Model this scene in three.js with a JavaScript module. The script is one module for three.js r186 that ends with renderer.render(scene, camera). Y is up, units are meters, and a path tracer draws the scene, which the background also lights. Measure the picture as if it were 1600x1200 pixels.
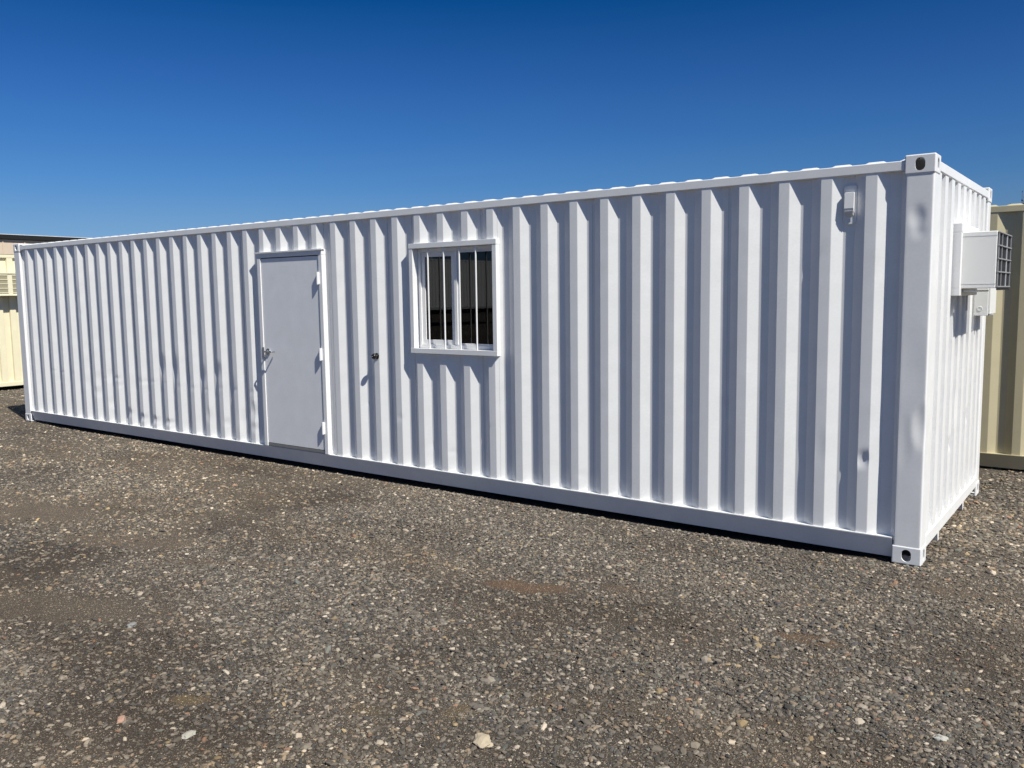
import * as THREE from 'three';
import { RoundedBoxGeometry } from 'three/addons/geometries/RoundedBoxGeometry.js';
import { mergeGeometries, mergeVertices } from 'three/addons/utils/BufferGeometryUtils.js';
import { ImprovedNoise } from 'three/addons/math/ImprovedNoise.js';
import { Brush, Evaluator, SUBTRACTION } from 'three-bvh-csg';

// ---------------------------------------------------------------- camera, sky, sun, exposure
const scene = new THREE.Scene();
const camera = new THREE.PerspectiveCamera(48.58, 4 / 3, 0.05, 2000);
camera.position.set(1.041, 1.766, 5.788);
camera.rotation.set(-0.1047, 0.6348, -0.0133, 'YXZ');

const renderer = new THREE.WebGLRenderer({ antialias: true });
renderer.toneMapping = THREE.LinearToneMapping;
renderer.toneMappingExposure = 1.30;
renderer.shadowMap.enabled = true;
renderer.setSize(1024, 768);

const sunDir = new THREE.Vector3(3.1, 3.8, .9).normalize();
const sun = new THREE.DirectionalLight(0xfffbf0, 4.75);
sun.position.copy(sunDir).multiplyScalar(60).add(new THREE.Vector3(-6, 0, 0));
sun.target.position.set(-6, 0, 0);
sun.castShadow = true;
sun.shadow.radius = 1;
sun.shadow.mapSize.set(4096, 4096);
Object.assign(sun.shadow.camera, { left: -40, right: 40, top: 40, bottom: -40, near: 1, far: 160 });
scene.add(sun, sun.target);

{ // clear deep blue sky: darkens with height, paler towards the horizon, Rayleigh lobe, glow of the air round the sun
  const w = 1024, h = 512, data = new Float32Array(w * h * 4);
  const tab = [[0, .33, .52, .74], [4.5, .19, .40, .70], [7, .110, .325, .71], [10, .064, .245, .66], [13.6, .036, .172, .56], [18.3, .004, .105, .40], [35, .010, .065, .20], [90, .010, .050, .13]];
  const base = (e) => {
    if (e <= 0) return tab[0].slice(1);
    for (let i = 1; i < tab.length; i++) if (e <= tab[i][0]) {
      const a = tab[i - 1], b = tab[i], t = (e - a[0]) / (b[0] - a[0]);
      return [1, 2, 3].map((k) => a[k] + (b[k] - a[k]) * t);
    }
    return tab[tab.length - 1].slice(1);
  };
  const d = new THREE.Vector3();
  for (let j = 0; j < h; j++) for (let i = 0; i < w; i++) {
    const el = ((j + .5) / h - .5) * Math.PI, az = ((i + .5) / w - .5) * 2 * Math.PI;
    d.set(Math.cos(el) * Math.cos(az), Math.sin(el), Math.cos(el) * Math.sin(az));
    const c = base(el * 180 / Math.PI), g = d.dot(sunDir);
    const ray = .60 + .90 * g * g;
    const mie = .10 * Math.pow(Math.max(0, (1 + g) / 2), 7) + .5 * Math.pow(Math.max(0, g), 40);
    const k = (j * w + i) * 4;
    data[k] = (c[0] * ray + mie) / 1.30; data[k + 1] = (c[1] * ray + mie) / 1.30; data[k + 2] = (c[2] * ray + mie * 1.02) / 1.30; data[k + 3] = 1;
  }
  const tex = new THREE.DataTexture(data, w, h, THREE.RGBAFormat, THREE.FloatType);
  tex.mapping = THREE.EquirectangularReflectionMapping;
  tex.magFilter = tex.minFilter = THREE.LinearFilter;
  tex.wrapS = THREE.RepeatWrapping;
  tex.needsUpdate = true;
  scene.background = tex; scene.environment = tex;
}

// ---------------------------------------------------------------- helpers
let seed = 20240511;
const rnd = () => { seed = (seed + 0x6D2B79F5) | 0; let t = Math.imul(seed ^ (seed >>> 15), 1 | seed); t = (t + Math.imul(t ^ (t >>> 7), 61 | t)) ^ t; return ((t ^ (t >>> 14)) >>> 0) / 4294967296; };
const rr = (a, b) => a + (b - a) * rnd();
const N = new ImprovedNoise();
const noise = (x, y, z = 0) => N.noise(x + 31.7, y + 17.3, z + 5.1);
const fbm = (x, y, z = 0, o = 4) => { let s = 0, a = .5, f = 1; for (let i = 0; i < o; i++) { s += a * noise(x * f, y * f, z + i * 7.7); a *= .5; f *= 2.03; } return s; };
const smooth = (a, b, x) => { const t = Math.min(1, Math.max(0, (x - a) / (b - a))); return t * t * (3 - 2 * t); };
const used = {};
const numbered = (n) => { const k = used[n] = (used[n] ?? -1) + 1; return k ? `${n}_${String(k).padStart(3, '0')}` : n; };

function boxUV(g) { // uv in metres from the dominant axis of the normal
  const p = g.attributes.position, n = g.attributes.normal, uv = new Float32Array(p.count * 2);
  for (let i = 0; i < p.count; i++) {
    const ax = Math.abs(n.getX(i)), ay = Math.abs(n.getY(i)), az = Math.abs(n.getZ(i));
    const x = p.getX(i), y = p.getY(i), z = p.getZ(i);
    if (az >= ax && az >= ay) { uv[2 * i] = x; uv[2 * i + 1] = y; } else if (ax >= ay) { uv[2 * i] = z + 3.3; uv[2 * i + 1] = y; } else { uv[2 * i] = x; uv[2 * i + 1] = z; }
  }
  g.setAttribute('uv', new THREE.BufferAttribute(uv, 2));
  return g;
}
function box(x0, x1, y0, y1, z0, z1, r = .003) { // a box between bounds with softened edges
  const w = Math.abs(x1 - x0), h = Math.abs(y1 - y0), d = Math.abs(z1 - z0);
  r = Math.min(r, w * .45, h * .45, d * .45);
  const g = r > 0 ? new RoundedBoxGeometry(w, h, d, 2, r) : new THREE.BoxGeometry(w, h, d);
  g.translate((x0 + x1) / 2, (y0 + y1) / 2, (z0 + z1) / 2);
  return boxUV(g);
}
function cyl(a, b, r0, r1 = r0, seg = 16) {
  const A = new THREE.Vector3(...a), B = new THREE.Vector3(...b), v = B.clone().sub(A);
  const g = new THREE.CylinderGeometry(r1, r0, v.length(), seg);
  g.applyQuaternion(new THREE.Quaternion().setFromUnitVectors(new THREE.Vector3(0, 1, 0), v.clone().normalize()));
  g.translate((A.x + B.x) / 2, (A.y + B.y) / 2, (A.z + B.z) / 2);
  return g;
}
function turnFaces(g, keepNormals = false) { // reverse the winding after a mirroring
  if (g.index) { const a = g.index.array; for (let i = 0; i < a.length; i += 3) { const t = a[i]; a[i] = a[i + 1]; a[i + 1] = t; } } else {
    for (const k of Object.keys(g.attributes)) { const a = g.attributes[k], n = a.itemSize, v = a.array; for (let i = 0; i < a.count; i += 3) for (let c = 0; c < n; c++) { const t = v[i * n + c]; v[i * n + c] = v[(i + 1) * n + c]; v[(i + 1) * n + c] = t; } }
  }
  if (!keepNormals) g.computeVertexNormals();
  return g;
}
function prism(pts, depth, axis) { // polygon extruded: axis 'x' takes pts as (z,y), axis 'z' as (x,y)
  const g = new THREE.ExtrudeGeometry(new THREE.Shape(pts.map((q) => new THREE.Vector2(...q))), { depth, bevelEnabled: false });
  if (axis === 'x') { // (z, y) section run along x; swapping two axes mirrors, so the winding is turned back
    g.applyMatrix4(new THREE.Matrix4().set(0, 0, 1, 0, 0, 1, 0, 0, 1, 0, 0, 0, 0, 0, 0, 1));
    turnFaces(g);
  }
  return g;
}
const merge = (list) => mergeGeometries(list.map((g) => { const q = g.index ? g.toNonIndexed() : g; for (const k of Object.keys(q.attributes)) if (!['position', 'normal', 'uv'].includes(k)) q.deleteAttribute(k); return q; }));
function part(name, geo, mat, parent) {
  const m = new THREE.Mesh(geo, mat);
  m.name = name; m.castShadow = m.receiveShadow = true;
  parent.add(m);
  return m;
}
function thing(name, label, category, pos = [0, 0, 0], turn = 0, group) {
  const o = new THREE.Group();
  o.name = numbered(name); o.position.set(...pos); o.rotation.y = turn;
  o.userData = { label, category };
  if (group) o.userData.group = group;
  scene.add(o);
  return o;
}
function structure(mesh) { mesh.userData.kind = 'structure'; scene.add(mesh); return mesh; }
function sheet(us, vs, at) { // indexed grid of points at(u, v) -> [x, y, z, s, t]
  const P = [], UV = [], I = [], nu = us.length, nv = vs.length;
  for (let j = 0; j < nv; j++) for (let i = 0; i < nu; i++) { const q = at(us[i], vs[j]); P.push(q[0], q[1], q[2]); UV.push(q[3], q[4]); }
  for (let j = 0; j < nv - 1; j++) for (let i = 0; i < nu - 1; i++) { const a = j * nu + i, b = a + 1, c = a + nu, e = c + 1; I.push(a, b, e, a, e, c); }
  const g = new THREE.BufferGeometry();
  g.setAttribute('position', new THREE.Float32BufferAttribute(P, 3));
  g.setAttribute('uv', new THREE.Float32BufferAttribute(UV, 2));
  g.setIndex(I); g.computeVertexNormals();
  return g;
}

// ---------------------------------------------------------------- textures and materials
function greyTexture(n, f, colour = false) {
  const d = new Uint8Array(n * n * 4);
  for (let j = 0; j < n; j++) for (let i = 0; i < n; i++) { const v = Math.max(0, Math.min(255, Math.round(255 * f(i / n, j / n)))); const k = (j * n + i) * 4; d[k] = d[k + 1] = d[k + 2] = v; d[k + 3] = 255; }
  const t = new THREE.DataTexture(d, n, n);
  t.wrapS = t.wrapT = THREE.RepeatWrapping; t.magFilter = THREE.LinearFilter; t.minFilter = THREE.LinearMipmapLinearFilter; t.generateMipmaps = true;
  if (colour) t.colorSpace = THREE.SRGBColorSpace;
  t.needsUpdate = true;
  return t;
}
const per = (u, v, f, o) => { // tiling noise
  const a = u * f, b = v * f, s = smooth(0, 1, u), t = smooth(0, 1, v);
  const q = (x, y) => fbm(x, y, f, o);
  return (q(a, b) * (1 - s) + q(a - f, b) * s) * (1 - t) + (q(a, b - f) * (1 - s) + q(a - f, b - f) * s) * t;
};
const paintBump = greyTexture(512, (u, v) => .5 + .55 * per(u, v, 5, 3) + .25 * per(u, v, 40, 2));
const paintTone = greyTexture(512, (u, v) => .975 + .05 * per(u, v, 6, 4) + .03 * per(u, v, 60, 2), true);
const paintRough = greyTexture(512, (u, v) => .85 + .14 * per(u, v, 9, 4));
function paint(r, g, b, rough = .5, bump = .0003) {
  const m = new THREE.MeshStandardMaterial({ roughness: rough, bumpMap: paintBump, bumpScale: bump, map: paintTone, roughnessMap: paintRough });
  m.color.setRGB(r, g, b);
  return m;
}
const plain = (r, g, b, rough = .5, metal = 0) => { const m = new THREE.MeshStandardMaterial({ roughness: rough, metalness: metal }); m.color.setRGB(r, g, b); return m; };
const M = {
  white: paint(.80, .80, .80, .52),
  whiteTrim: paint(.80, .80, .80, .42, .0004),
  door: paint(.80, .805, .82, .5, .0003),
  tan: paint(.56, .50, .33, .55),
  cream: paint(.76, .70, .50, .55),
  creamTrim: paint(.77, .71, .52, .5, .0004),
  black: plain(.012, .012, .014, .35),
  rubber: plain(.012, .012, .013, .22),
  grilleDark: plain(.008, .009, .014, .6),
  grilleBar: plain(.55, .56, .58, .45),
  aluminium: plain(.30, .31, .32, .4, .6),
  chrome: plain(.52, .52, .53, .18, 1),
  acMetal: plain(.74, .74, .72, .45),
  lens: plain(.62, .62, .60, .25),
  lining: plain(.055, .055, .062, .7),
  wallBeige: paint(.60, .49, .38, .8),
  eave_shade: plain(.006, .006, .008, .9),  // near-black: shade under the far eave put into the colour
  tyre: plain(.02, .02, .02, .9),
  chassis: plain(.05, .05, .055, .6),
};
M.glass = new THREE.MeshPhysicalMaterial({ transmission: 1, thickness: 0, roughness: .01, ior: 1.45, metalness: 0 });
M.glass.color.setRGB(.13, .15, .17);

// ---------------------------------------------------------------- ground
const dirtPatches = [ // x, z, half length, half width, turn, strength, colour factor
  [-1.88, 1.70, .27, .11, .2, .8, [2.1, 1.40, .92]], [-.22, 1.55, .21, .08, .1, .75, [2.1, 1.42, .90]], [-2.24, 3.74, .11, .05, .5, .8, [2.5, 1.95, 1.15]],
  [-4.91, 2.58, .55, .18, .4, .6, [2.2, 1.80, 1.42]], [-3.75, 2.45, .6, .09, .45, .55, [2.1, 1.65, 1.25]], [-3.88, 3.50, .7, .22, .4, .5, [2.0, 1.68, 1.32]], [-6.3, 2.5, .7, .3, .3, .45, [2.1, 1.75, 1.4]],
  [-1.22, 3.14, .07, .09, .2, .6, [2.5, 2.0, 1.25]], [-1.53, 3.35, .09, .05, .4, .45, [2.3, 1.85, 1.2]], [.29, .42, .3, .14, 0, .45, [2.1, 1.7, 1.3]], [-1.42, 1.42, .1, .05, .1, .5, [1.9, 1.35, .95]], [-.84, 2.8, .35, .12, .3, .35, [2.0, 1.65, 1.2]],
];
const dampSpots = [[-2.0, 1.98, .6, .22, .3], [-1.1, 1.75, .6, .2, .2], [-2.4, 4.1, .7, .25, .4], [-1.57, 3.76, .5, .2, .3], [-5.46, 1.94, .7, .14, .3], [.24, 2.5, .5, .2, 0]];
const lobe = (x, z, [px, pz, rx, rz, a]) => { const dx = x - px, dz = z - pz, c = Math.cos(a), s = Math.sin(a); return Math.hypot((dx * c - dz * s) / rx, (dx * s + dz * c) / rz); };
function patchAt(x, z) { // strongest patch here: [amount, colour]
  let m = 0, col = null;
  for (const p of dirtPatches) {
    const r = lobe(x, z, p); if (r > 1.9) continue;
    const v = p[5] * smooth(1.2, .55, r + .9 * fbm(x * 5, z * 5, 2, 4));
    if (v > m) { m = v; col = p[6]; }
  }
  return [m, col];
}
const dirtAt = (x, z) => smooth(-.14, .22, fbm(x * .55, z * .8, 1.5, 4) + .09 * smooth(.8, 3.2, z + 1.2 * fbm(x * .8, z * .8, 5, 2)) - .03); // 1 = fine brown dirt, 0 = loose grey gravel
const dustAt = (x, z) => smooth(-.02, .30, fbm(x * .38 + z * .12 + 4, z * .75 - x * .1, 12, 4) + .16 * smooth(-2.5, -5.5, x) + .05 * smooth(2.6, .4, z)); // pale dry dust lying over the gravel
const dampAt = (x, z) => smooth(0, .32, fbm(x * .6 + 9, z * .9 + 3, 21, 4) + .05); // darker packed fines
function tintAt(x, z) {
  const d = dirtAt(x, z), u = dustAt(x, z), w = Math.min(1, dampAt(x, z) + dampSpots.reduce((q, p) => Math.max(q, .8 * smooth(1.3, .4, lobe(x, z, p) + .9 * fbm(x * 3, z * 3, 6, 3))), 0)), f = 1 + .35 * fbm(x * 2.3, z * 3.1, 8, 3);
  return [1.08 + .06 * d + .62 * u - .34 * w, .99 + .53 * u - .34 * w, .89 - .06 * d + .40 * u - .33 * w].map((v) => v * f);
}
function groundY(x, z) {
  const near = smooth(30, 12, Math.hypot(x + 3, z - 2));
  let y = near * (.020 * fbm(x * .9, z * .9, 3, 3) + .010 * fbm(x * 5, z * 5, 4, 3));
  const inX = smooth(-12.5, -12.15, x) * smooth(.3, -.05, x), inZ = smooth(-2.75, -2.4, z) * smooth(.22, -.03, z);
  const mid = smooth(-12.0, -11.2, x) * smooth(-.25, -.9, x) * smooth(.10, -.04, z) * smooth(-2.5, -2.35, z); // scraped lower under the long rails
  y = y * (1 - inX * inZ * .8) - .006 * inX * inZ - .026 * mid;
  return y;
}
{
  const n = 2048, cm = new Float32Array(n * n * 3), hm = new Float32Array(n * n);
  for (let j = 0; j < n; j++) for (let i = 0; i < n; i++) {
    const k = j * n + i, g = .5 + .5 * noise(i * .35, j * .35, 9) + .35 * noise(i * .9, j * .9, 3);
    const t = .32 + .40 * g;
    cm[3 * k] = .084 * t; cm[3 * k + 1] = .074 * t; cm[3 * k + 2] = .062 * t; hm[k] = .12 + .1 * g;
  }
  const tones = [[.13, .122, .11], [.10, .095, .09], [.17, .16, .145], [.25, .24, .22], [.21, .18, .145], [.075, .075, .08], [.42, .40, .36], [.15, .16, .155], [.22, .155, .12]];
  const wts = [.24, .2, .18, .1, .09, .1, .03, .04, .02];
  const pick = () => { let q = rnd(); for (let i = 0; i < wts.length; i++) { q -= wts[i]; if (q <= 0) return tones[i]; } return tones[0]; };
  for (let s = 0; s < 210000; s++) { // fine grit, 2 to 9 mm
    const cx = rnd() * n, cy = rnd() * n, r = 1.0 + 2.4 * Math.pow(rnd(), 3), el = rr(.55, 1), a = rnd() * 6.28, ca = Math.cos(a), sa = Math.sin(a), col = pick(), br = rr(.42, 1.15), top = .35 + r * .16;
    const R = Math.ceil(r);
    for (let dj = -R; dj <= R; dj++) for (let di = -R; di <= R; di++) {
      const u = (di * ca + dj * sa) / r, v = (-di * sa + dj * ca) / (r * el), q = u * u + v * v;
      if (q > 1) continue;
      const k = ((Math.floor(cy + dj) + n) % n) * n + ((Math.floor(cx + di) + n) % n), hh = top * Math.sqrt(1 - q * .8);
      if (hh < hm[k] - .15) continue;
      hm[k] = hh; for (let c = 0; c < 3; c++) cm[3 * k + c] = col[c] * br;
    }
  }
  const cd = new Uint8Array(n * n * 4), hd = new Uint8Array(n * n * 4);
  const enc = (v) => Math.round(255 * Math.min(1, v <= .0031308 ? 12.92 * v : 1.055 * Math.pow(v, 1 / 2.4) - .055));
  for (let k = 0; k < n * n; k++) {
    for (let c = 0; c < 3; c++) { cd[4 * k + c] = enc(cm[3 * k + c]); hd[4 * k + c] = Math.min(255, Math.round(hm[k] * 255)); }
    cd[4 * k + 3] = hd[4 * k + 3] = 255;
  }
  const mk = (d, col) => { const t = new THREE.DataTexture(d, n, n); t.wrapS = t.wrapT = THREE.RepeatWrapping; t.magFilter = THREE.LinearFilter; t.minFilter = THREE.LinearMipmapLinearFilter; t.generateMipmaps = true; t.anisotropy = 8; t.repeat.set(1 / 2.9, 1 / 2.9); if (col) t.colorSpace = THREE.SRGBColorSpace; t.needsUpdate = true; return t; };
  const mat = new THREE.MeshStandardMaterial({ map: mk(cd, true), bumpMap: mk(hd), bumpScale: .009, roughness: .95, vertexColors: true });
  const axis = (lo, a, b, hi, st) => {
    const v = []; for (let x = a; x <= b + 1e-6; x += st) v.push(x);
    let s = st; for (let x = v[v.length - 1]; x < hi;) { s *= 1.14; x += s; v.push(x); }
    s = st; for (let x = a; x > lo;) { s *= 1.14; x -= s; v.unshift(x); }
    return v;
  };
  const xs = axis(-600, -8.5, 3.2, 600, .036), zs = axis(-600, -.4, 4.9, 600, .036).reverse();
  const g = sheet(xs, zs, (x, z) => { const a = .35; return [x, groundY(x, z), z, x * Math.cos(a) + z * Math.sin(a), -x * Math.sin(a) + z * Math.cos(a)]; });
  const p = g.attributes.position, col = new Float32Array(p.count * 3);
  for (let i = 0; i < p.count; i++) {
    const x = p.getX(i), z = p.getZ(i), [q, pc] = patchAt(x, z);
    const c = tintAt(x, z).map((v, k) => pc ? v + (pc[k] - v) * q : v);
    col.set(c, 3 * i);
  }
  g.setAttribute('color', new THREE.BufferAttribute(col, 3));
  const m = new THREE.Mesh(g, mat); m.name = 'ground'; m.receiveShadow = true;
  m.userData.label = 'dark brown grey gravel yard with patches of dirt';
  structure(m);
}
{ // loose gravel: real stones, too many to count
  const root = new THREE.Group(); root.name = 'gravel';
  root.userData = { kind: 'stuff', label: 'loose grey and pale gravel stones scattered over the yard', category: 'gravel' };
  scene.add(root);
  const variants = [];
  for (let v = 0; v < 5; v++) {
    const g = new THREE.IcosahedronGeometry(1, v < 2 ? 1 : 0), p = g.attributes.position;
    for (let i = 0; i < p.count; i++) {
      const x = p.getX(i), y = p.getY(i), z = p.getZ(i), k = 1 + .42 * noise(x * 1.7 + v * 9, y * 1.7, z * 1.7 + v);
      p.setXYZ(i, x * k * (1 + .18 * v % .3), y * k * .55, z * k * (.72 + .06 * v));
    }
    g.computeVertexNormals(); g.deleteAttribute('uv');
    variants.push(g);
  }
  const tones = [[.14, .13, .118], [.10, .097, .092], [.19, .18, .16], [.27, .255, .23], [.24, .20, .155], [.075, .077, .084], [.46, .43, .38], [.14, .155, .15], [.26, .17, .125], [.33, .27, .17]];
  const wts = [.24, .17, .19, .125, .095, .075, .055, .025, .010, .015];
  const pick = () => { let q = rnd(); for (let i = 0; i < wts.length; i++) { q -= wts[i]; if (q <= 0) return tones[i]; } return tones[0]; };
  const lists = variants.map(() => []);
  const scatter = (x0, x1, z0, z1, dens, rmin, rmax, pw, grit = false) => {
    const n = Math.round((x1 - x0) * (z1 - z0) * dens);
    for (let i = 0; i < n; i++) {
      const x = rr(x0, x1), z = rr(z0, z1);
      if (z < -.12 && z > -2.5 && x < -.35 && x > -12.2) continue;
      const r = rmin + (rmax - rmin) * Math.pow(rnd(), pw);
      const d = dirtAt(x, z), q = patchAt(x, z)[0];
      if (rnd() < (grit ? .2 + q * .4 : d * .62 + q * .9)) continue;
      lists[Math.floor(rnd() * variants.length)].push([x, z, r]);
    }
  };
  scatter(-4.5, 3.6, .0, 5.2, 8200, .0024, .014, 3.4);
  scatter(-4.5, 3.6, .0, 5.2, 75, .010, .024, 1.8);
  for (let c = 0; c < 26; c++) { const cx = rr(-5, 2), cz = rr(.3, 3.8), w = rr(.15, .45); scatter(cx - w, cx + w, cz - w * .6, cz + w * .6, 260, .007, .020, 1.6); } // loose heaps of coarser stones
  scatter(-4.5, 3.6, .0, 5.2, 5200, .0016, .004, 1.5, true);
  scatter(-11.6, -.3, -.06, .10, 420, .005, .018, 2);
  scatter(-9, -4.5, .0, 5.2, 2600, .004, .018, 3);
  scatter(-19, -9, -4, 5.0, 700, .006, .020, 2.6);
  scatter(-.1, 4, -4.0, 0, 3600, .004, .020, 3);
  const m4 = new THREE.Matrix4(), q4 = new THREE.Quaternion(), e4 = new THREE.Euler(), p4 = new THREE.Vector3(), s4 = new THREE.Vector3(), c4 = new THREE.Color();
  const mat = new THREE.MeshStandardMaterial({ roughness: .85 });
  variants.forEach((g, v) => {
    const L = lists[v], im = new THREE.InstancedMesh(g, mat, L.length);
    im.name = 'stones'; im.userData.kind = 'stuff'; im.castShadow = im.receiveShadow = true;
    L.forEach(([x, z, r], i) => {
      e4.set(rr(-.35, .35), rnd() * 6.28, rr(-.35, .35)); q4.setFromEuler(e4);
      s4.set(r * rr(.8, 1.3), r * rr(.7, 1.2), r * rr(.8, 1.2));
      p4.set(x, groundY(x, z) + r * rr(-.05, .3), z);
      im.setMatrixAt(i, m4.compose(p4, q4, s4));
      const t = pick(), b = rr(.5, 1.05), dt = tintAt(x, z).map((v, k) => (.50 + .45 * v) * [1.03, .985, .93][k]); c4.setRGB(t[0] * b * dt[0], t[1] * b * dt[1], t[2] * b * dt[2]); im.setColorAt(i, c4);
    });
    root.add(im);
  });
}

// ---------------------------------------------------------------- shipping container kit (x from -L to 0, front face at z = 0, back at -W)
const PITCH = .2793, OUT = .072, SLOPE = .068, INN = PITCH - OUT - 2 * SLOPE, DEPTH = .036;
const ZO = -.012; // front of the outer flats
function ribProfile(x, x0) { // depth of the sheet at x, ribs start (left edge of an outer flat) at x0 + k * PITCH
  const u = ((x - x0) % PITCH + PITCH) % PITCH;
  if (u <= OUT) return 0;
  if (u <= OUT + SLOPE) return -DEPTH * (u - OUT) / SLOPE;
  if (u <= OUT + SLOPE + INN) return -DEPTH;
  return -DEPTH * (PITCH - u) / SLOPE;
}
function ribStops(xa, xb, x0) {
  const f = .0035, marks = [], k0 = Math.floor((xa - x0) / PITCH) - 1, k1 = Math.ceil((xb - x0) / PITCH) + 1;
  for (let k = k0; k <= k1; k++) for (const o of [0, OUT, OUT + SLOPE, OUT + SLOPE + INN]) for (const e of [-f, 0, f]) marks.push(x0 + k * PITCH + o + e);
  for (let k = k0; k <= k1; k++) for (const o of [OUT / 2, OUT + SLOPE / 2, OUT + SLOPE + INN / 2, PITCH - SLOPE / 2]) marks.push(x0 + k * PITCH + o);
  const s = marks.filter((v) => v > xa + .002 && v < xb - .002).sort((a, b) => a - b);
  return [xa, ...s, xb];
}
const soft = (x, x0) => (ribProfile(x - .002, x0) + ribProfile(x, x0) * 2 + ribProfile(x + .002, x0)) / 4; // rolled bends
function dentAt(list, x, y) {
  let s = 0;
  for (const [px, py, rx, ry, d, sharp] of list) {
    const u = (x - px) / rx, v = (y - py) / ry, r = u * u + v * v;
    if (r < 1) s -= sharp ? d * (1 - Math.sqrt(r)) : d * (1 - r) * (1 - .6 * r);
  }
  return s;
}
function levels(y0, y1, fine) {
  const v = [y0]; let y = y0;
  while (y < y1 - 1e-6) { const st = fine ? (y < 1.15 ? .017 : .045) : .3; y = Math.min(y1, y + st); v.push(y); }
  return v;
}
function wallSheet(xa, xb, ya, yb, x0, dents, fine) {
  return sheet(ribStops(xa, xb, x0), levels(ya, yb, fine), (x, y) => {
    const wob = fine ? .00018 * fbm(x * 2.2, y * 1.3, 6, 2) : 0;
    return [x, y, ZO + soft(x, x0) + wob + (xb - x < .014 ? .0018 : 0) + dentAt(dents, x, y), x, y];
  });
}
const castingGeo = (() => { // corner casting with oval apertures and a hollow
  const W = .178, H = .118, D = .162, ev = new Evaluator();
  ev.attributes = ['position', 'normal']; ev.useGroups = false;
  const oval = (w, h, depth) => {
    const s = new THREE.Shape(), r = w / 2, c = h / 2 - r;
    s.absarc(0, c, r, 0, Math.PI, false); s.absarc(0, -c, r, Math.PI, 2 * Math.PI, false);
    const g = new THREE.ExtrudeGeometry(s, { depth, bevelEnabled: false, curveSegments: 12 }); g.translate(0, 0, -depth / 2); g.deleteAttribute('uv'); return g;
  };
  const prep = (g) => { const q = g.index ? g.toNonIndexed() : g; q.deleteAttribute('uv'); return new Brush(q); };
  let b = new Brush(new RoundedBoxGeometry(W, H, D, 3, .009)); b.geometry.deleteAttribute('uv'); b.updateMatrixWorld();
  const cut = (g) => { const c = prep(g); c.updateMatrixWorld(); b = ev.evaluate(b, c, SUBTRACTION); b.updateMatrixWorld(); };
  const hollow = new THREE.BoxGeometry(W, H - .03, D); hollow.translate(-.014, 0, -.014); cut(hollow);
  const face = oval(.058, .080, .2); face.translate(0, 0, .1); cut(face);
  const side = oval(.050, .078, .2); side.rotateY(Math.PI / 2); side.translate(.1, 0, 0); cut(side);
  const g0 = b.geometry; g0.clearGroups();
  const out = {};
  for (const sx of [-1, 1]) for (const sz of [-1, 1]) {
    const g = g0.clone().applyMatrix4(new THREE.Matrix4().makeScale(sx, 1, sz));
    if (sx * sz < 0) turnFaces(g, true);
    out[sx + ',' + sz] = boxUV(g);
  }
  return out;
})();
function column(xa, xb, ya, yb, za, zb, r, dents = [], fine = false) { // rounded post, lofted so that it can carry dents
  const ring = [], cx = (xa + xb) / 2, cz = (za + zb) / 2, hx = Math.abs(xb - xa) / 2, hz = Math.abs(zb - za) / 2;
  const corner = [[1, 1, 0], [-1, 1, 1], [-1, -1, 2], [1, -1, 3]];
  corner.forEach(([sx, sz, q]) => {
    for (let i = 0; i <= 4; i++) { const a = (q + i / 4) * Math.PI / 2; ring.push([cx + sx * (hx - r) + r * Math.cos(a), cz + sz * (hz - r) + r * Math.sin(a)]); }
    if (q === 0) for (let i = 1; i < 12; i++) ring.push([cx + (hx - r) * (1 - 2 * i / 12), cz + hz]);
  });
  ring.push(ring[0]);
  const ys = []; const n = fine ? 110 : 4; for (let i = 0; i <= n; i++) ys.push(ya + (yb - ya) * i / n);
  return boxUV(sheet(ring.map((_, i) => i).reverse(), ys, (i, y) => { const [x, z] = ring[i]; return [x, y, z + (z > cz ? dentAt(dents, x, y) : 0), x, y]; }));
}
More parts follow.
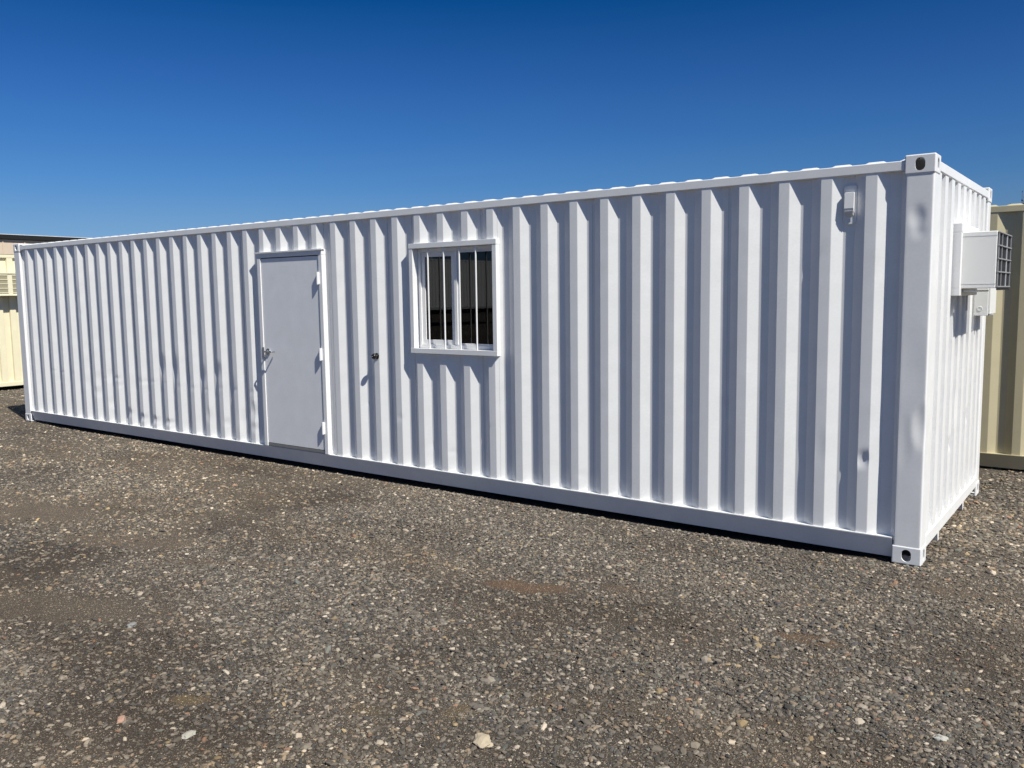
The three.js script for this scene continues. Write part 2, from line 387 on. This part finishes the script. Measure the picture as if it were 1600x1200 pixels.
function shell(root, o) { // o: L, H, W, x0, mat, openings, dents, fine, panels
  const { L, H, mat } = o, W = 2.438, fine = o.fine, y0 = .166, y1 = H - .09;
  const xl = -L + .176, xr = -.176;
  // long front side: welded sheets of four ribs
  const seams = [xl]; const off = o.x0 - .088;
  for (let k = 2; ; k += 4) { const x = off + k * PITCH; if (x > xr - .3) break; if (x > xl + .3) seams.push(x); }
  seams.push(xr);
  for (let i = 0; i < seams.length - 1; i++) {
    let spans = [[seams[i], seams[i + 1], y0, y1]];
    for (const [a, b, c, d] of o.openings || []) {
      const next = [];
      for (const [xa, xb, ya, yb] of spans) {
        if (b <= xa || a >= xb) { next.push([xa, xb, ya, yb]); continue; }
        const p = Math.max(a, xa), q = Math.min(b, xb);
        if (p > xa) next.push([xa, p, ya, yb]);
        if (q < xb) next.push([q, xb, ya, yb]);
        if (c > ya) next.push([p, q, ya, c]);
        if (d < yb) next.push([p, q, d, yb]);
      }
      spans = next;
    }
    for (const [xa, xb, ya, yb] of spans) if (xb - xa > .004) part('wall_panel', wallSheet(xa, xb, ya, yb, o.x0, o.dents || [], fine), mat, root);
  }
  // back side and left end
  const back = wallSheet(xl, xr, y0, y1, o.x0, [], false); back.applyMatrix4(new THREE.Matrix4().makeScale(1, 1, -1)); back.translate(0, 0, -W);
  turnFaces(back);
  part('back_wall', back, mat, root);
  // right end: deep square ribs
  const EP = .239, EO = .110, ES = .005, ED = .045, ez0 = -.165;
  const endZ = []; for (let k = 0; k < 10; k++) for (const q of [0, .002, EO - .002, EO, EO + ES, EO + ES + .002, EP - ES - .002, EP - ES]) { const z = ez0 - k * EP - q; if (z > -W + .163) endZ.push(z); }
  endZ.push(-W + .16);
  const endDepth = (z) => { const u = (((ez0 - z) % EP) + EP) % EP; if (u <= EO) return 0; if (u <= EO + ES) return -ED * (u - EO) / ES; if (u <= EP - ES) return -ED; return -ED * (EP - u) / ES; };
  const es = sheet(endZ, levels(y0, y1, fine), (z, y) => [-.012 + endDepth(z) + (fine ? dentAt(o.endDents || [], z, y) + .0015 * fbm(z * 2, y * 1.5, 3, 2) : 0), y, z, z, y]);
  part('end_wall', es, mat, root);
  if (!o.noDoors) for (const s of [0, 1]) part('cargo_door', box(-L + .02, -L + .07, .16, H - .09, -W / 2 + (s ? .006 : -W / 2 + .1), s ? -.1 : -W / 2 - .006, .004), mat, root);
  // posts and castings
  const py0 = .117, py1 = H - .117;
  part('corner_post', column(-.172, -.005, py0, py1, -.158, -.005, .012, o.postDents || [], fine), mat, root);
  part('corner_post', column(-L + .005, -L + .165, py0, py1, -.150, -.004, .010, [], fine), mat, root);
  part('corner_post', column(-.172, -.005, py0, py1, -W + .005, -W + .158, .012), mat, root);
  part('corner_post', column(-L + .005, -L + .165, py0, py1, -W + .004, -W + .150, .010), mat, root);
  for (const x of [-.089, -L + .089]) for (const y of [.059, H - .059]) for (const z of [-.081, -W + .081]) { const c = part('corner_casting', castingGeo[(x > -1 ? 1 : -1) + ',' + (z > -1 ? 1 : -1)], mat, root); c.position.set(x, y, z); }
  // rails
  for (const s of [0, 1]) {
    const zf = (z) => s ? -W - z : z;
    part('top_rail', box(-L + .178, -.178, H - .092, H - .030, zf(-.008), zf(-.068), .006), mat, root);
    // lower rail: channel whose web leans inward towards the bottom
    const sec = [[.0, .166], [.0, .160], [-.006, .158], [-.046, .030], [-.046, .026], [-.10, .026], [-.10, .031], [-.054, .033], [-.016, .156], [-.08, .160], [-.08, .166]].map(([z, y]) => [zf(z), y]);
    const g = prism(sec, L - .356, 'x'); g.translate(-L + .178, 0, 0); part('bottom_rail', boxUV(g), mat, root);
  }
  part('end_top_rail', box(-.072, -.006, H - .092, H - .030, -.163, -W + .163, .006), mat, root);
  part('end_sill', box(-.09, -.004, .085, .168, -.160, -W + .160, .005), mat, root);
  part('door_header', box(-L + .006, -L + .09, H - .092, H - .030, -.163, -W + .163, .006), mat, root);
  part('door_sill', box(-L + .006, -L + .09, .03, .158, -.163, -W + .163, .006), mat, root);
  for (const z of [-.70, -1.74]) { // sides of the gooseneck tunnel
    const g = prism([[z - .03, .09], [z + .05, .09], [z + .022, .002], [z - .012, .002]], .28, 'x'); g.translate(-.30, 0, 0);
    part('tunnel_bracket', boxUV(g), mat, root);
  }
  // roof with pressed cross ribs
  const rs = []; const RP = .209; for (let x = -L + .1; x < -.1; x += RP / 12) rs.push(x); rs.push(-.1);
  const roofY = (x) => { const u = (((x + .05) % RP) + RP) % RP / RP; return smooth(.12, .3, u) * smooth(.88, .7, u); };
  part('roof', sheet(rs, [-.03, -.045, -.07, -.1, -1.2, -W + .1, -W + .045, -W + .03], (x, z) => {
    const e = smooth(0, .05, Math.min(-z - .03, z + W - .03));
    return [x, H - .0315 + .016 * roofY(x) * e + .004 * e, z, x, z];
  }), mat, root);
  part('floor', box(-L + .06, -.07, .125, .158, -.09, -W + .09, .002), M.lining, root);
}

// ---------------------------------------------------------------- the white office container
const L40 = 12.192, H86 = 2.591, X0 = -11.8596;
const office = thing('office_container', 'long white corrugated office container with door and barred window', 'container');
{
  const dents = [];
  for (let k = 2; k < 19; k++) { const x = X0 + k * PITCH; if (rnd() < .75) dents.push([x + rr(0, .05), .78 - .003 * k + rr(-.02, .02), rr(.04, .09), rr(.018, .05), rr(.002, .007), 1]); if (k > 4 && k < 12 && rnd() < .7) dents.push([x + rr(.07, .13), .72 + rr(-.06, .06), rr(.04, .08), rr(.03, .12), rr(.002, .006), 1]); }
  for (const [x, y, rx, ry, d] of [
    [-8.55, .98, .10, .17, 0.0121], [-8.28, .95, .09, .22, 0.0143], [-8.02, .84, .08, .16, 0.0088], [-7.72, .90, .09, .14, 0.0110], [-7.42, .96, .09, .12, 0.0094], [-7.16, .80, .07, .16, 0.0066],
    [-9.75, .42, .10, .09, 0.0066], [-9.35, .33, .12, .07, 0.0083], [-9.05, .29, .11, .06, 0.0094], [-8.76, .28, .10, .06, 0.0088], [-8.45, .27, .10, .05, 0.0077], [-10.1, .55, .09, .08, 0.0050],
    [-7.00, .40, .06, .16, 0.0066], [-6.78, .52, .07, .13, 0.0110], [-6.76, .34, .06, .07, 0.0055], [-7.62, .42, .06, .10, 0.0055], [-7.3, .36, .05, .06, 0.0044],
    [-.375, .66, .045, .075, 0.014], [-.66, .72, .05, .16, 0.0030], [-.69, 2.02, .035, .035, 0.0030], [-9.4, 1.75, .06, .12, 0.0033], [-8.9, 1.62, .05, .2, 0.0039], [-10.45, 1.85, .06, .06, 0.0033], [-10.4, 1.6, .05, .04, 0.0033],
    [-5.0, .72, .04, .03, 0.0030], [-4.55, .62, .05, .05, 0.0030], [-3.55, .45, .05, .05, 0.0042], [-3.5, .62, .04, .03, 0.0036], [-3.93, .35, .05, .04, 0.0036], [-2.55, .3, .04, .05, 0.0030], [-4.16, .38, .04, .05, 0.0036], [-2.2, .25, .03, .04, 0.003],
  ]) dents.push([x, y, rx, ry, x < -6.5 ? d * 1.5 : d, x < -6.5]);
  for (let k = 19; k < 42; k++) { const x = X0 + k * PITCH + OUT + SLOPE + INN / 2; dents.push([x + rr(-.02, .02), .172, .05, rr(.025, .045), rr(-.002, -.006)]); } // sheet feet pinched at the weld
  shell(office, {
    L: L40, H: H86, x0: X0, mat: M.white, fine: true,
    openings: [[-6.56, -5.57, 0, 2.23], [-4.36, -3.376, 1.25, 2.23]],
    dents,
    postDents: [[-.095, 2.21, .055, .085, .008], [-.085, 2.12, .05, .05, .004], [-.02, .90, .07, .16, .012], [-.13, .80, .06, .2, .003], [-.1, 1.3, .12, .3, .002]],
    endDents: [[-.97, .66, .08, .06, .015], [-1.72, .78, .09, .07, .015], [-1.1, .9, .1, .2, .006]],
  });
  // inside lining
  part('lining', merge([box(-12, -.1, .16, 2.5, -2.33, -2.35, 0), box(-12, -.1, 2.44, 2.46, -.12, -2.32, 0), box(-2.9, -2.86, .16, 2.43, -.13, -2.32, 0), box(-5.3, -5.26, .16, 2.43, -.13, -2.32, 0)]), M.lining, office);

  // door with its frame: leaf carries the fittings
  const leaf = part('door', box(-6.517, -5.603, .205, 2.178, .002, -.044, .002), M.door, office);
  const frame = part('door_frame', merge([
    box(-6.572, -6.520, .168, 2.186, .012, -.09, .003), box(-5.600, -5.550, .168, 2.186, .012, -.09, .003),
    box(-6.572, -5.550, 2.187, 2.240, .011, -.09, .003)]), M.whiteTrim, office);
  part('drip_cap', merge([box(-6.60, -5.535, 2.241, 2.247, .025, -.02, .001), box(-6.60, -5.535, 2.232, 2.2405, .025, .019, .001)]), M.whiteTrim, frame);
  part('stop_strip', box(-6.519, -5.601, 2.1795, 2.1865, -.004, -.08, 0), M.eave_shade, frame);
  part('threshold', box(-6.519, -5.601, .171, .199, .004, -.09, .002), M.aluminium, frame);
  for (const y of [1.955, 1.190, .435]) part('hinge', merge([cyl([-5.603, y - .062, .024], [-5.603, y + .062, .024], .0125), box(-5.622, -5.588, y - .06, y + .06, .0025, .028, .002)]), M.whiteTrim, leaf);
  const lx = -6.45, ly = 1.195, lz = .002;
  part('lock_rose', merge([cyl([lx, ly, lz], [lx, ly, lz + .012], .034, .032, 28), cyl([lx, ly, lz + .012], [lx, ly, lz + .03], .016, .014, 20)]), M.chrome, leaf);
  const path = new THREE.CatmullRomCurve3([[lx, ly, lz + .02], [lx, ly, lz + .055], [lx + .012, ly, lz + .066], [lx + .05, ly, lz + .067], [lx + .095, ly, lz + .066], [lx + .112, ly, lz + .056], [lx + .116, ly, lz + .016]].map((q) => new THREE.Vector3(...q)), false, 'catmullrom', .2);
  part('lever_handle', new THREE.TubeGeometry(path, 40, .0085, 10), M.chrome, leaf);
  part('latch_guard', box(-6.538, -6.508, ly - .065, ly + .045, .0125, .018, .001), M.aluminium, leaf);

  // barred window
  const win = part('window', merge([
    box(-4.372, -3.364, 2.193, 2.238, .012, -.10, .002), box(-4.370, -3.366, 1.242, 1.287, .012, -.10, .002),
    box(-4.369, -4.326, 1.288, 2.192, .010, -.10, .002), box(-3.410, -3.367, 1.288, 2.192, .010, -.10, .002)]), M.whiteTrim, office);
  for (const x of [-4.150, -3.962, -3.782, -3.597]) part('security_bar', cyl([x, 1.283, -.005], [x, 2.197, -.005], .0075, .0075, 12), M.whiteTrim, win);
  const fr = (x0, x1, y0, y1, w, z0, z1) => merge([box(x0, x1, y1 - w, y1, z0, z1, .002), box(x0, x1, y0, y0 + w, z0, z1, .002), box(x0, x0 + w, y0 + w + .0005, y1 - w - .0005, z0 - .0005, z1, .002), box(x1 - w, x1, y0 + w + .0005, y1 - w - .0005, z0 - .0005, z1, .002)]);
  part('window_frame', merge([fr(-4.325, -3.411, 1.289, 2.191, .034, -.060, -.098), box(-3.892, -3.858, 1.324, 2.156, -.058, -.097, .002)]), M.whiteTrim, win);
  part('sliding_sash', fr(-4.290, -3.893, 1.324, 2.156, .040, -.072, -.094), M.whiteTrim, win);
  part('fixed_sash', fr(-3.857, -3.446, 1.324, 2.156, .014, -.066, -.09), M.whiteTrim, win);
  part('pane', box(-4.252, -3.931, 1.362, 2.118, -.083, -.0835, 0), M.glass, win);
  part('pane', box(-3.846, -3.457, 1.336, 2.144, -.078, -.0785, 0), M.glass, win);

  // outdoor wall light
  const lampBase = part('wall_light', (() => { const s = new THREE.Shape(), w = .039, h = .122, r = .03; s.moveTo(-w + r, -h); s.lineTo(w - r, -h); s.quadraticCurveTo(w, -h, w, -h + r); s.lineTo(w, h - r * .4); s.quadraticCurveTo(w, h, w - r * .4, h); s.lineTo(-w + r * .4, h); s.quadraticCurveTo(-w, h, -w, h - r * .4); s.lineTo(-w, -h + r); s.quadraticCurveTo(-w, -h, -w + r, -h); const g = new THREE.ExtrudeGeometry(s, { depth: .008, bevelSize: .003, bevelThickness: .003, bevelSegments: 2, curveSegments: 8 }); g.translate(-.506, 2.315, -.047); return boxUV(g); })(), M.whiteTrim, office);
  part('lamp_housing', (() => { const g = prism([[-.032, 2.396], [-.013, 2.392], [-.006, 2.292], [-.010, 2.276], [-.032, 2.258]], .058, 'x'); g.translate(-.535, 0, 0); return boxUV(g); })(), M.whiteTrim, lampBase);
  part('lamp_lens', (() => { const g = prism([[-.0095, 2.275], [-.007, 2.274], [-.014, 2.250], [-.030, 2.244], [-.030, 2.2565]], .050, 'x'); g.translate(-.531, 0, 0); return g; })(), M.lens, lampBase);
  part('bolt', cyl([-.506, 2.216, -.037], [-.506, 2.216, -.026], .009, .007, 6), M.chrome, lampBase);

  // black rubber door stop
  const stop = part('door_stop', new THREE.LatheGeometry([[0, .062], [.012, .061], [.021, .056], [.0265, .046], [.0275, .036], [.025, .026], [.019, .018], [.019, .008], [.030, .005], [.030, 0], [0, 0]].map((q) => new THREE.Vector2(...q)), 28).rotateX(Math.PI / 2).translate(-4.838, 1.196, ZO), M.rubber, office);
  part('stop_screw', cyl([-4.838, 1.196, ZO + .058], [-4.838, 1.196, ZO + .0645], .007, .006, 10), M.chrome, stop);

  // hinges of the cargo doors that show past the far post
  for (const y of [2.3, 1.665, .965, .27]) part('door_hinge', box(-L40 - .012, -L40 + .03, y - .045, y + .045, -.020, -.075, .006), M.white, office);

  // air conditioner on the end wall
  const ac = part('air_conditioner', box(.010, .245, 1.766, 2.152, -.835, -1.50, .006), M.acMetal, office);
  part('mounting_flange', merge([box(-.030, .038, 2.150, 2.212, -.780, -1.555, .003), box(-.030, .038, 1.717, 1.768, -.780, -1.555, .003), box(-.030, .037, 1.7685, 2.1495, -.780, -.834, .003), box(-.030, .037, 1.7685, 2.1495, -1.501, -1.555, .003)]), M.whiteTrim, ac);
  for (const y of [2.121, 1.795]) part('case_band', box(.012, .2452, y, y + .003, -.8335, -.836, 0), M.grilleBar, ac);
  part('condenser_coil', box(.2455, .249, 1.772, 2.146, -.842, -1.494, 0), M.grilleDark, ac);
  const barDark = plain(.28, .28, .29, .5);
  const gy = [1.776, 1.876, 1.965, 2.054, 2.143];
  for (const y of gy) part('grille_bar', box(.2492, .262, y - .0045, y + .0045, -.838, -1.498, .002), barDark, ac);
  for (const z of [-.844, -1.01, -1.27, -1.49]) { part('grille_bar', box(.2492, .258, 1.772, 2.147, z - .006, z + .003, .002), z < -1.2 && z > -1.4 ? M.grilleBar : barDark, ac); }
  part('grille_foot', box(.2494, .256, 1.752, 1.769, -.842, -1.494, .002), M.grilleDark, ac);
  for (const z of [-.87, -1.40]) part('support_angle', merge([box(-.012, .13, 1.742, 1.752, z, z - .04, 0), box(-.012, -.004, 1.60, 1.752, z, z - .04, 0)]), M.grilleBar, ac);

  // breaker box below
  const eb = part('breaker_box', box(-.012, .085, 1.552, 1.93, -1.80, -2.14, .004), M.acMetal, office);
  part('box_cover', box(.0855, .100, 1.565, 1.92, -1.807, -2.133, .003), M.acMetal, eb);
  part('knockout', new THREE.TorusGeometry(.016, .0025, 8, 24).translate(.03, 1.607, -1.799), M.acMetal, eb);
  part('knockout', new THREE.TorusGeometry(.008, .002, 8, 20).translate(.03, 1.607, -1.799), M.acMetal, eb);
  part('latch', box(.094, .118, 1.556, 1.572, -1.83, -1.86, .002), M.grilleBar, eb);
}

// ---------------------------------------------------------------- the tan container behind
const tan = thing('tan_container', 'tan corrugated shipping container standing behind the white one', 'container', [6.05, 0, -3.55]);
shell(tan, { L: L40, H: 2.571, x0: .118 - 6.05 - PITCH * 21, mat: M.tan });

// ---------------------------------------------------------------- the cream office container at the far left
const cream = thing('cream_container', 'cream office container with slatted air conditioner at left edge', 'container', [-17.0, 0, -.85]);
{
  shell(cream, { L: 6.058, H: 2.71, x0: -5.6, mat: M.cream });
  const ac = part('air_conditioner', box(-.03, .20, 1.875, 2.318, -.55, -1.62, .006), M.creamTrim, cream);
  part('case_rim', merge([box(.10, .215, 2.300, 2.328, -.54, -1.63, .003), box(.10, .215, 1.872, 1.898, -.54, -1.63, .003)]), M.creamTrim, ac);
  for (let c = 0; c < 4; c++) {
    const za = -.60 - c * .255, zb = za - .165;
    part('grille_opening', box(.2005, .203, 1.935, 2.275, za, zb, 0), plain(.30, .27, .18, .8), ac);
    for (let r = 0; r < 5; r++) part('grille_slat', box(.2035, .212, 1.925 + r * .085, 1.938 + r * .085, za + .004, zb - .004, .002), M.creamTrim, ac);
  }
}

// ---------------------------------------------------------------- far building
const bld = thing('storage_building', 'long low beige building with painted dark eave shade behind cream container', 'building', [-43, 0, -30]);
{
  part('wall', box(0, -14, -.2, 4.72, 22, -2, 0), M.wallBeige, bld);
  part('eave_shade', box(.14, .06, 4.74, 4.94, 22.5, -2.5, 0), M.eave_shade, bld);  // dark band painted in for the shadow below the roof overhang
  part('soffit', box(.059, -.1, 4.745, 4.775, 22.5, -2.5, 0), M.eave_shade, bld);  // soffit carries the same eave shade in its colour
  const roof = part('roof', prism([[.16, 4.945], [.16, 4.975], [-7, 5.02], [-14.2, 4.975], [-14.2, 4.945]], 25, 'z'), plain(.55, .55, .55, .5), bld);
  roof.position.z = -2.5;
  for (let i = 0; i < 22; i++) part('wall_batten', box(.001, .03, 0, 4.7, 21 - i, 20.94 - i, 0), M.wallBeige, bld);
}

// ---------------------------------------------------------------- bare tree beyond the tan container
{
  const dir = new THREE.Vector3(); // stands on the ground beyond the containers
  const tree = thing('bare_tree', 'thin nearly leafless tree rising behind the tan container', 'tree', [-1.53, 0, -28]);
  const bark = plain(.11, .09, .07, .9), limbs = [], twigs = [], leaves = [];
  const grow = (p, d, len, r, lvl) => {
    const q = p.clone().addScaledVector(d, len);
    (lvl < 2 ? limbs : twigs).push(cyl(p.toArray(), q.toArray(), r, r * .7, lvl < 2 ? 8 : 4));
    if (lvl >= 6) { if (rnd() < .5) { const g = new THREE.PlaneGeometry(.035, .06); g.rotateX(rr(0, 3)); g.rotateY(rr(0, 6)); g.translate(q.x, q.y, q.z); leaves.push(g); } return; }
    const n = lvl < 2 ? 4 : 2 + (rnd() < .4 ? 1 : 0);
    for (let i = 0; i < n; i++) {
      dir.set(rr(-1, 1), rr(-.3, .9), rr(-1, 1)).normalize();
      const nd = d.clone().multiplyScalar(1.0).addScaledVector(dir, .75).normalize();
      grow(p.clone().lerp(q, i === 0 ? 1 : rr(.55, 1)), nd, len * rr(.62, .82), r * .69, lvl + 1);
    }
  };
  grow(new THREE.Vector3(0, -.05, 0), new THREE.Vector3(0, 1, 0), 1.75, .08, 0);
  part('trunk', merge(limbs), bark, tree);
  const cr = part('crown', merge(twigs), bark, tree);
  part('leaves', merge(leaves), plain(.07, .09, .04, .8), cr);
}

// ---------------------------------------------------------------- white container on a road chassis across the yard (mirrored in the window)
{
  const bx = thing('chassis_container', 'plain white shipping container on a wheeled chassis mirrored in the window', 'container', [-31, .94, 26.5], Math.PI / 2);
  shell(bx, { L: L40, H: 2.896, x0: X0, mat: M.white });
  const ch = thing('trailer_chassis', 'dark steel wheeled chassis carrying the mirrored white container', 'trailer', [-31, 0, 26.5], Math.PI / 2);
  part('frame', merge([box(-12.1, -.1, .70, .935, -.72, -.80, .004), box(-12.1, -.1, .70, .935, -1.64, -1.72, .004), box(-12.15, -12.0, .75, .935, -.05, -2.39, .004), box(-.2, -.05, .75, .935, -.05, -2.39, .004), box(-6.1, -6.0, .75, .93, -.801, -1.639, .004)]), M.chassis, ch);
  for (const x of [-2.0, -3.3]) {
    part('axle', cyl([x, .5, -.3], [x, .5, -2.14], .06), M.chassis, ch);
    for (const z of [-.32, -2.12]) { const w = part('wheel', new THREE.LatheGeometry([[.25, -.14], [.46, -.14], [.5, -.10], [.5, .10], [.46, .14], [.25, .14], [.25, -.14]].map((q) => new THREE.Vector2(...q)), 32).rotateX(Math.PI / 2).translate(x, .5, z), M.tyre, ch); part('rim', cyl([x, .5, z - .1], [x, .5, z + .1], .25, .25, 24), M.aluminium, w); }
    part('axle_hanger', box(x - .05, x + .05, .5, .705, -.70, -.78, .003), M.chassis, ch);
    part('axle_hanger', box(x - .05, x + .05, .5, .705, -1.66, -1.74, .003), M.chassis, ch);
  }
  for (const z of [-.66, -1.78]) part('landing_leg', merge([box(-9.5, -9.38, .03, .705, z - .06, z + .06, .004), box(-9.6, -9.28, 0, .03, z - .12, z + .12, .004)]), M.chassis, ch);
}

// ---------------------------------------------------------------- single larger stones lying on the gravel
for (const [x, z, rx, ry, rz, c, label] of [
  [-.976, 3.276, .056, .014, .034, [.42, .35, .25], 'flat pale tan stone in the foreground gravel near the bottom edge'],
  [-2.33, 4.02, .024, .012, .018, [.36, .22, .16], 'small pinkish stone among grey gravel at lower left'],
  [-1.98, 3.93, .030, .013, .022, [.34, .32, .27], 'pale grey angular stone lying at lower left of the yard'],
  [.50, 2.23, .030, .013, .018, [.40, .39, .35], 'pale elongated stone near the bottom right corner'],
  [.28, 1.75, .024, .010, .018, [.30, .24, .21], 'pinkish grey stone in gravel below the near corner post'],
  [-3.30, 3.42, .032, .014, .022, [.22, .22, .21], 'flat mid grey stone in the left foreground'],
]) {
  const g0 = new THREE.IcosahedronGeometry(1, 2); g0.deleteAttribute('uv'); g0.deleteAttribute('normal');
  const g = mergeVertices(g0), p = g.attributes.position;
  for (let i = 0; i < p.count; i++) { const a = p.getX(i), b = p.getY(i), d = p.getZ(i), k = 1 + .45 * noise(a * 1.4 + x * 9, b * 1.4, d * 1.4 + z * 5) + .12 * noise(a * 5, b * 5, d * 5 + x); p.setXYZ(i, a * k * rx, b * k * ry, d * k * rz); }
  const f = g.toNonIndexed(); f.computeVertexNormals();
  const m = new THREE.Mesh(f, plain(...c, 1)); m.name = numbered('stone'); m.castShadow = m.receiveShadow = true;
  m.position.set(x, groundY(x, z) + ry * .35, z); m.rotation.y = x * 7;
  m.userData = { label, category: 'stone', group: 'larger stones on the gravel' };
  scene.add(m);
}

renderer.render(scene, camera);
